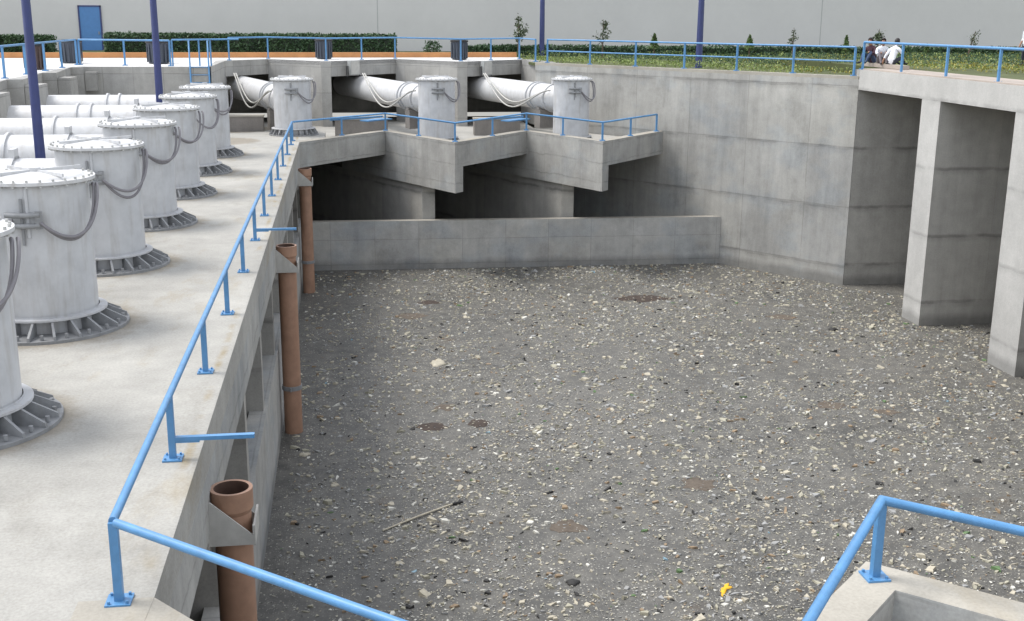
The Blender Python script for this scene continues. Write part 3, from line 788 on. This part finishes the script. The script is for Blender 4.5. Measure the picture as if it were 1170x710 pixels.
def sapling(label, x, yy, z, h, w, n, kind='leaf', lean=0, size=.075, crown0=.38):
    t = thing('sapling', (x, yy, z), label, 'tree', 'young trees in the bed before the building')
    tk = MB(); top = Vector((lean, 0, h))
    tk.tube([(0, 0, 0), (lean * .3, .02, h * .4), (lean * .7, 0, h * .75), top], [.045, .035, .022, .01], 7)
    tips = []
    nb = 9 if kind != 'leafc' else 5
    for j in range(nb):
        u = random.uniform(crown0 * .9, .9); a_ = random.uniform(0, 6.28); bl = w * random.uniform(.6, 1.0) * (1.15 - u)
        s0 = Vector((lean * u, 0, h * u)); e0 = s0 + Vector((math.cos(a_) * bl, math.sin(a_) * bl, bl * random.uniform(.5, 1.2)))
        tk.tube([s0, e0], [.016, .006], 5); tips.append((s0, e0))
    tk.build('trunk', M['bark'], t)
    lf = MB()
    def smp():
        if kind == 'leafc':
            u = random.random() ** .8; rr = w * .5 * (1 - u) ** .8 * random.uniform(.4, 1.05); a_ = random.uniform(0, 6.28)
            return (math.cos(a_) * rr + lean * u, math.sin(a_) * rr, h * (crown0 + (1 - crown0) * u)), 1, 0
        s0, e0 = random.choice(tips); u = random.uniform(.35, 1.1); p = s0.lerp(e0, u)
        return p + Vector((random.gauss(0, .09), random.gauss(0, .09), random.gauss(0, .11))), 1, 0
    leaves(lf, n, smp, size, 1); lf.build('crown', M[kind], t)
    return t
for a in ((' young broadleaf sapling with loose grey-green crown left of the third lamp post', 10.0, 66.0, 2.70, 2.15, .75, 330, 'leaf', 0, .085),
          ('thin sapling with wispy crown right of the third lamp post', 14.0, 62.0, 2.62, 2.1, .55, 210, 'leaf', 0, .075),
          ('small pointed green conifer midway between the third and fourth lamp posts', 17.4, 64.0, 2.62, 1.35, .62, 420, 'leafc', 0, .075),
          ('small pointed green conifer right of the fourth lamp post', 22.25, 62.0, 2.62, 1.30, .60, 420, 'leafc', 0, .075),
          ('very thin wispy sapling standing between two pointed conifers', 23.95, 60.0, 2.62, 1.75, .4, 110, 'leaf', 0, .06),
          ('upright green conifer left of the gap in the right railings', 24.7, 55.0, 2.62, 1.4, .46, 480, 'leafc', 0, .07),
          ('dark green sapling rising behind the three seated people', 26.85, 56.0, 2.62, 1.75, .42, 300, 'leaf', 0, .07),
          ('very short conifer right of the seated people', 31.6, 60.0, 2.62, .9, .45, 260, 'leafc', 0, .07),
          ('leaning dark bare sapling near the right picture edge', 30.0, 53.0, 2.62, 1.7, .40, 130, 'leaf', .33, .06)):
    sapling(a[0].strip(), *a[1:8], lean=a[8], size=a[9])

# ------------------------------------------------------------------ people
def skin_mesh(name, joints, edges, mats, colour, parent, root=0, sub=2):
    """joints: list of ((x,y,z), radius); colour(co)-> material index"""
    me = bpy.data.meshes.new('tmp'); me.from_pydata([j[0] for j in joints], edges, []); me.update()
    o = bpy.data.objects.new('tmp', me); COL.objects.link(o)
    s = o.modifiers.new('s', 'SKIN'); s.use_smooth_shade = True
    for v, j in zip(me.skin_vertices[0].data, joints):
        r = j[1]; v.radius = r if isinstance(r, tuple) else (r, r)
    me.skin_vertices[0].data[root].use_root = True
    b = o.modifiers.new('u', 'SUBSURF'); b.levels = sub; b.render_levels = sub
    dg = bpy.context.evaluated_depsgraph_get(); ev = o.evaluated_get(dg)
    m2 = bpy.data.meshes.new_from_object(ev); m2.name = name
    bpy.data.objects.remove(o); 
    m2.materials.clear()
    for m in mats: m2.materials.append(m)
    for p in m2.polygons:
        p.material_index = colour(p.center); p.use_smooth = True
    r_ = bpy.data.objects.new(name, m2); COL.objects.link(r_); r_.parent = parent
    return r_
def person(label, loc, rz, J, top, legs, hair=True, sleeves=True, seat=True):
    """J: dict of joints in metres, +y forward"""
    t = thing('person', loc, label, 'person', None, rz)
    names = list(J); idx = {n: i for i, n in enumerate(names)}
    rad = dict(pelvis=(.16, .13), waist=(.145, .115), chest=(.175, .125), collar=(.11, .09), neck=.055, head0=(.072, .08), head1=(.088, .10), head2=(.06, .07),
               shl=.07, ell=.046, wrl=.034, hal=.04, fil=.022, shr=.07, elr=.046, wrr=.034, har=.04, fir=.022,
               hil=.105, knl=.068, anl=.045, tol=.04, hir=.105, knr=.068, anr=.045, tor=.04)
    ed = [('pelvis', 'waist'), ('waist', 'chest'), ('chest', 'collar'), ('collar', 'neck'), ('neck', 'head0'), ('head0', 'head1'), ('head1', 'head2'),
          ('collar', 'shl'), ('shl', 'ell'), ('ell', 'wrl'), ('wrl', 'hal'), ('hal', 'fil'), ('collar', 'shr'), ('shr', 'elr'), ('elr', 'wrr'), ('wrr', 'har'), ('har', 'fir'),
          ('pelvis', 'hil'), ('hil', 'knl'), ('knl', 'anl'), ('anl', 'tol'), ('pelvis', 'hir'), ('hir', 'knr'), ('knr', 'anr'), ('anr', 'tor')]
    V = {n: Vector(J[n]) for n in names}
    segs = dict(top=[('pelvis', 'waist'), ('waist', 'chest'), ('chest', 'collar'), ('collar', 'shl'), ('shl', 'ell'), ('collar', 'shr'), ('shr', 'elr')] ,
                leg=[('pelvis', 'hil'), ('hil', 'knl'), ('knl', 'anl'), ('pelvis', 'hir'), ('hir', 'knr'), ('knr', 'anr')],
                shoe=[('anl', 'tol'), ('anr', 'tor')],
                skin=[('ell', 'wrl'), ('wrl', 'fil'), ('elr', 'wrr'), ('wrr', 'fir'), ('neck', 'head0'), ('head0', 'head2')])
    def dist(p, a, b):
        ab = b - a; u = max(0, min(1, (p - a).dot(ab) / max(ab.length_squared, 1e-6))); return (p - (a + ab * u)).length
    order = ['skin', 'top', 'leg', 'shoe']
    def colour(c):
        best, bi = 9, 0
        for i, k_ in enumerate(order):
            for a, b in segs[k_]:
                d_ = dist(c, V[a], V[b]) - (.06 if k_ == 'top' else .03 if k_ == 'leg' else 0)
                if d_ < best: best, bi = d_, i
        return bi
    b = skin_mesh('body', [(J[n], rad[n]) for n in names], [(idx[a], idx[c]) for a, c in ed], [M['skin'], M[top], M[legs], M['black']], colour, t, idx['pelvis'])
    hd = V['head1']; fwd = (V['head1'] - V['head0']).normalized()
    # hair cap: a shell over the back and top of the skull
    bm = bmesh.new(); bmesh.ops.create_uvsphere(bm, u_segments=18, v_segments=12, radius=1)
    face = Vector(J.get('_', (0, 1, 0)))
    for v in list(bm.verts):
        if v.co.z < -.35 or (v.co.y > .45 and v.co.z < .35): bm.verts.remove(v)
    for v in bm.verts: v.co = hd + Vector((v.co.x * .098, v.co.y * .115 - .008, v.co.z * .125 + .035)) * (1 + .04 * mnoise.noise(v.co * 5))
    me = bpy.data.meshes.new('hair'); bm.to_mesh(me); bm.free(); me.materials.append(M['hair'])
    for p in me.polygons: p.use_smooth = True
    h = bpy.data.objects.new('hair', me); COL.objects.link(h); h.parent = t
    so_ = h.modifiers.new('solid', 'SOLIDIFY'); so_.thickness = .02
    return t
def seated(lean=0.12, knee=.42, spread=.12, head=(0, .1), armr=None, side=0):
    J = {}
    J['pelvis'] = (0, 0, .13); J['waist'] = (side * .4, lean * .3, .32); J['chest'] = (side * .8, lean * .9, .50); J['collar'] = (side, lean * 1.2, .63)
    J['neck'] = (side, lean * 1.3 + .01, .70); J['head0'] = (side + head[0] * .5, lean * 1.4 + .03, .77); J['head1'] = (side + head[0], lean * 1.4 + .05, .86); J['head2'] = (side + head[0], lean * 1.4 + .04, .94)
    for s_, k_ in ((-1, 'l'), (1, 'r')):
        J['hi' + k_] = (s_ * .10, .03, .12); J['kn' + k_] = (s_ * (spread + .04), .40, knee); J['an' + k_] = (s_ * spread, .62, .07); J['to' + k_] = (s_ * (spread + .03), .80, .04)
        J['sh' + k_] = (side + s_ * .19, lean * 1.1, .60); J['el' + k_] = (side + s_ * .25, lean + .16, .40)
        J['wr' + k_] = (s_ * (spread + .02), .36, .46 if knee > .3 else .3); J['ha' + k_] = (s_ * spread, .43, .47 if knee > .3 else .28); J['fi' + k_] = (s_ * (spread - .02), .51, .43 if knee > .3 else .26)
    if armr:
        for n, p in armr.items(): J[n] = p
    return J
PZ = ZP + .05
pk = MB().box(20.62, 20.98, 41.0, 44.3, ZP + .051, ZP + .20); tag(bevel(pk.build('kerb', M['path']), .015), kind='structure')
person('person in dark maroon top and blue jeans, leftmost of the seated three', (20.80, 43.75, ZP + .17), R(120), seated(.14, .44), 'cloth_d', 'cloth_b')
person('person in white top with grey trousers and knees drawn up, middle of the seated three', (20.85, 43.15, ZP + .17), R(165), seated(.16, .46, .10), 'shirt_w', 'cloth_g')
person('person in white shirt with back turned, rightmost of the seated three', (20.80, 42.15, ZP + .17), R(-62),
       seated(.12, .30, .14, armr={'ell': (-.30, .02, .34), 'wrl': (-.36, -.04, .12), 'hal': (-.37, -.02, .05), 'fil': (-.39, .05, .03)}, side=.03, head=(.02, .1)), 'shirt_w', 'cloth_k')
J = dict(pelvis=(0, 0, .92), waist=(0, .01, 1.06), chest=(0, .01, 1.26), collar=(0, 0, 1.42), neck=(0, .01, 1.49), head0=(0, .03, 1.55), head1=(0, .045, 1.64), head2=(0, .035, 1.71))
for s_, k_ in ((-1, 'l'), (1, 'r')):
    J['hi' + k_] = (s_ * .10, 0, .88); J['kn' + k_] = (s_ * .11, .03, .49); J['an' + k_] = (s_ * .12, -.01, .09); J['to' + k_] = (s_ * .14, .15, .04)
    J['sh' + k_] = (s_ * .19, 0, 1.39); J['el' + k_] = (s_ * .25, -.02, 1.11); J['wr' + k_] = (s_ * .24, .10, .90); J['ha' + k_] = (s_ * .24, .13, .83); J['fi' + k_] = (s_ * .23, .15, .76)
person('person in white shirt and dark trousers standing at the right picture edge', (28.2, 45.2, 2.96), R(100), J, 'shirt_w', 'cloth_k')

# ------------------------------------------------------------------ floating litter
db = MB()
names = ['f_white', 'f_cream', 'f_olive', 'f_grey', 'f_tan', 'f_dark', 'f_green', 'f_blue']
wts = [.13, .27, .25, .22, .07, .05, .008, .003]
def ok(x, yy):
    if x < -1.55 or x > 23.5 or yy > 47.0 or yy < 4: return False
    if x > 19.5:
        if any(a - .1 < yy < b + .1 for a, b in ((36, 37.26), (30.1, 31.6), (24.1, 25.5), (18.1, 19.5), (42.2, 60))): return False
    if (x - RW0[0]) * (-dv.y) + (yy - RW0[1]) * dv.x > -.2: return False
    return True
cnt = 0; up = Vector((0, 0, 1))
while cnt < 115000:
    x = random.uniform(-1.7, 23.5); yy = 47.3 - 39.3 * random.random()
    if not ok(x, yy): continue
    dn = .5 + .5 * mnoise.noise(Vector((x * .3, yy * .3, 2))) + .45 * mnoise.noise(Vector((x * 1.3, yy * 1.3, 6)))
    e_ = min(1, max(0, (x + 1.7) / 3.2))
    if random.random() > (.12 + dn) * (.4 + .6 * e_): continue
    cnt += 1
    s_ = min(.13, .0255 * math.exp(random.gauss(0, .58)))
    n = random.choice((3, 4, 4, 5, 6)); w0 = random.gauss(.2, 1.0); el = random.uniform(.22, .9)
    ca, sa = math.cos(w0), math.sin(w0); tx, ty = random.gauss(0, .16), random.gauss(0, .16)
    mi = random.choices(range(8), wts)[0]
    if s_ > .085 and mi == 0 and random.random() < .7: mi = 2
    hz = s_ * random.uniform(.12, .4)
    ring = []; top = []
    for j in range(n):
        w = 2 * math.pi * j / n + random.uniform(-.45, .45); rr = s_ * random.uniform(.5, 1.3)
        px, py = math.cos(w) * rr, math.sin(w) * rr * el
        X, Y = px * ca - py * sa, px * sa + py * ca
        top.append((x + X * .85, yy + Y * .85, ZW + .006 + hz + max(-hz, X * tx + Y * ty)))
        if s_ > .05: ring.append((x + X, yy + Y, ZW + .001))
    if ring: db.add(ring + top, [(j, (j + 1) % n, n + (j + 1) % n, n + j) for j in range(n)] + [tuple(range(n, 2 * n))], mi)
    else: db.add(top, [tuple(range(n))], mi)
tag(db.build('floating_debris', [M[n] for n in names]), 'countless small pale and dark scraps floating all over the water', 'debris', kind='stuff')
def blob(name, label, x, yy, rx, ry, h, m, rz=0, n=22, cat='debris', rough=.5):
    mb = MB(); rings = []
    sd = random.uniform(0, 50)
    for k_, (f, z) in enumerate(((1, 0), (.93, .45), (.7, .8), (.35, 1))):
        ring = []
        for j in range(n):
            w = 2 * math.pi * j / n; q = 1 + rough * mnoise.noise(Vector((math.cos(w) * 1.6 + sd, math.sin(w) * 1.6, 0))) + rough * .5 * mnoise.noise(Vector((math.cos(w) * 5, math.sin(w) * 5 + sd, 3)))
            px, py = math.cos(w) * rx * f * q, math.sin(w) * ry * f * q
            ring.append((px * math.cos(rz) - py * math.sin(rz), px * math.sin(rz) + py * math.cos(rz), h * z * (1 + .25 * mnoise.noise(Vector((px * 4, py * 4, sd))))))
        rings.append(ring)
    vs = [v for r_ in rings for v in r_]
    fs = [(k_ * n + j, k_ * n + (j + 1) % n, (k_ + 1) * n + (j + 1) % n, (k_ + 1) * n + j) for k_ in range(3) for j in range(n)] + [tuple(range(3 * n, 4 * n))]
    mb.add(vs, fs, 0, True); o = mb.build(name, M[m]); o.location = (x, yy, ZW + .004)
    return tag(o, label, cat)
blob('scum_patch', 'largest dark oval scum patch, on the water before the right end of the back weir', 11.1, 41.0, 1.02, .52, .014, 'scum_d')
blob('scum_patch', 'brown scum patch on the water near the back weir, toward the left', 2.25, 39.4, .50, .40, .014, 'scum_b')
blob('scum_patch', 'dark brown scum patch nearest the back weir', 2.97, 41.3, .42, .30, .014, 'scum_d')
blob('scum_patch', 'larger of two dark round scum patches side by side in the middle of the water', 2.05, 28.0, .36, .34, .014, 'scum_d')
blob('scum_patch', 'smaller of two dark round scum patches side by side in the middle of the water', 3.29, 28.1, .25, .27, .014, 'scum_d')
blob('scum_patch', 'pale brown scum patch just behind the two dark round ones', 2.55, 29.5, .28, .3, .014, 'scum_b')
blob('scum_patch', 'brown scum patch on the water left of the nearer intake pier', 13.1, 28.3, .42, .28, .014, 'scum_b')
blob('scum_patch', 'small brown scum patch closest to the nearer intake pier', 14.4, 27.6, .30, .24, .014, 'scum_b')
blob('scum_patch', 'brown scum patch on the water before the tall corner of the retaining wall', 15.3, 37.7, .5, .36, .014, 'scum_b')
blob('scum_patch', 'wide faint brown scum patch in the right middle of the water', 7.8, 23.4, .42, .36, .014, 'scum_b')
blob('scum_patch', 'faint brown scum patch right of the floating stick', 4.4, 21.6, .34, .3, .014, 'scum_b')
blob('litter_clump', 'pale litter clump left of the water centre, the biggest pale one', 2.67, 33.6, .20, .32, .05, 'f_cream', rough=.7)
blob('litter_clump', 'dark blue-black lump floating before the intake bays', 16.4, 35.8, .17, .15, .09, 'f_dark', rough=.4)
blob('litter_clump', 'black roundish lump floating near the bottom middle', 4.03, 19.2, .13, .12, .05, 'f_dark', rough=.4)
blob('plastic_scrap', 'bright yellow plastic scrap floating near the bottom right rail', 6.8, 18.6, .20, .085, .025, 'f_yellow', R(55), rough=.8, cat='litter')
blob('plastic_scrap', 'small dull yellow scrap beside the foot of the middle brown pipe', -1.15, 26.4, .13, .09, .05, 'f_cream', R(10), rough=.7, cat='litter')
t = thing('floating_stick', (0.57, 21.9, ZW + .02), 'long thin pale stick with a dark end floating left of centre', 'stick')
MB().tube([(0, 0, 0), (.8, .58, .02), (1.55, 1.12, .01)], [.018, .022, .02], 7).build('shaft', M['f_cream'], t)
MB().tube([(1.55, 1.12, .012), (1.78, 1.21, .012)], [.032, .03], 7).build('dark_end', M['f_dark'], t)

# ------------------------------------------------------------------ light, sky, camera
w = bpy.data.worlds.new('World'); S.world = w; w.use_nodes = True
nt = w.node_tree; bg = nt.nodes['Background']
sky = nt.nodes.new('ShaderNodeTexSky'); sky.sky_type = 'NISHITA'; sky.sun_disc = False
SUN_EL, SUN_AZ = R(60), math.atan2(-.8, .30)     # azimuth measured from +Y towards +X
sky.sun_elevation = SUN_EL; sky.sun_rotation = SUN_AZ; sky.air_density = 1.0; sky.dust_density = 1.0; sky.ozone_density = 1.0
hs = nt.nodes.new('ShaderNodeHueSaturation'); hs.inputs['Saturation'].default_value = .25
nt.links.new(sky.outputs[0], hs.inputs['Color']); nt.links.new(hs.outputs[0], bg.inputs['Color']); bg.inputs['Strength'].default_value = .15
sd = bpy.data.lights.new('sun', 'SUN'); sd.energy = 1.1; sd.angle = R(20); sd.color = (1, .965, .92)
so = bpy.data.objects.new('sun', sd); COL.objects.link(so); so.location = (-20, 40, 40)
dirv = Vector((math.sin(SUN_AZ) * math.cos(SUN_EL), math.cos(SUN_AZ) * math.cos(SUN_EL), math.sin(SUN_EL)))
so.rotation_euler = dirv.to_track_quat('Z', 'Y').to_euler()

cd = bpy.data.cameras.new('camera'); cam = bpy.data.objects.new('camera', cd); COL.objects.link(cam)
f = 1308.0
dn = Vector((548 - 585, 5460 - 355, f)).normalized(); vp = Vector((388 - 585, 20 - 355, f))
fw = (vp - dn * vp.dot(dn)).normalized(); rt = dn.cross(fw)
Rm = (rt, fw, -dn)
cx = Vector((r_.x for r_ in Rm)); cy = -Vector((r_.y for r_ in Rm)); cz = -Vector((r_.z for r_ in Rm))
cam.matrix_world = Matrix(((cx.x, cy.x, cz.x, 0), (cx.y, cy.y, cz.y, 0), (cx.z, cy.z, cz.z, CAMH), (0, 0, 0, 1)))
cd.sensor_width = 36; cd.lens = f / 1170 * 36; cd.clip_start = .1; cd.clip_end = 3000
S.camera = cam
S.view_settings.view_transform = 'Standard'; S.view_settings.look = 'None'; S.view_settings.exposure = 1.3; S.view_settings.gamma = 1
S.render.resolution_x = 1024; S.render.resolution_y = 621
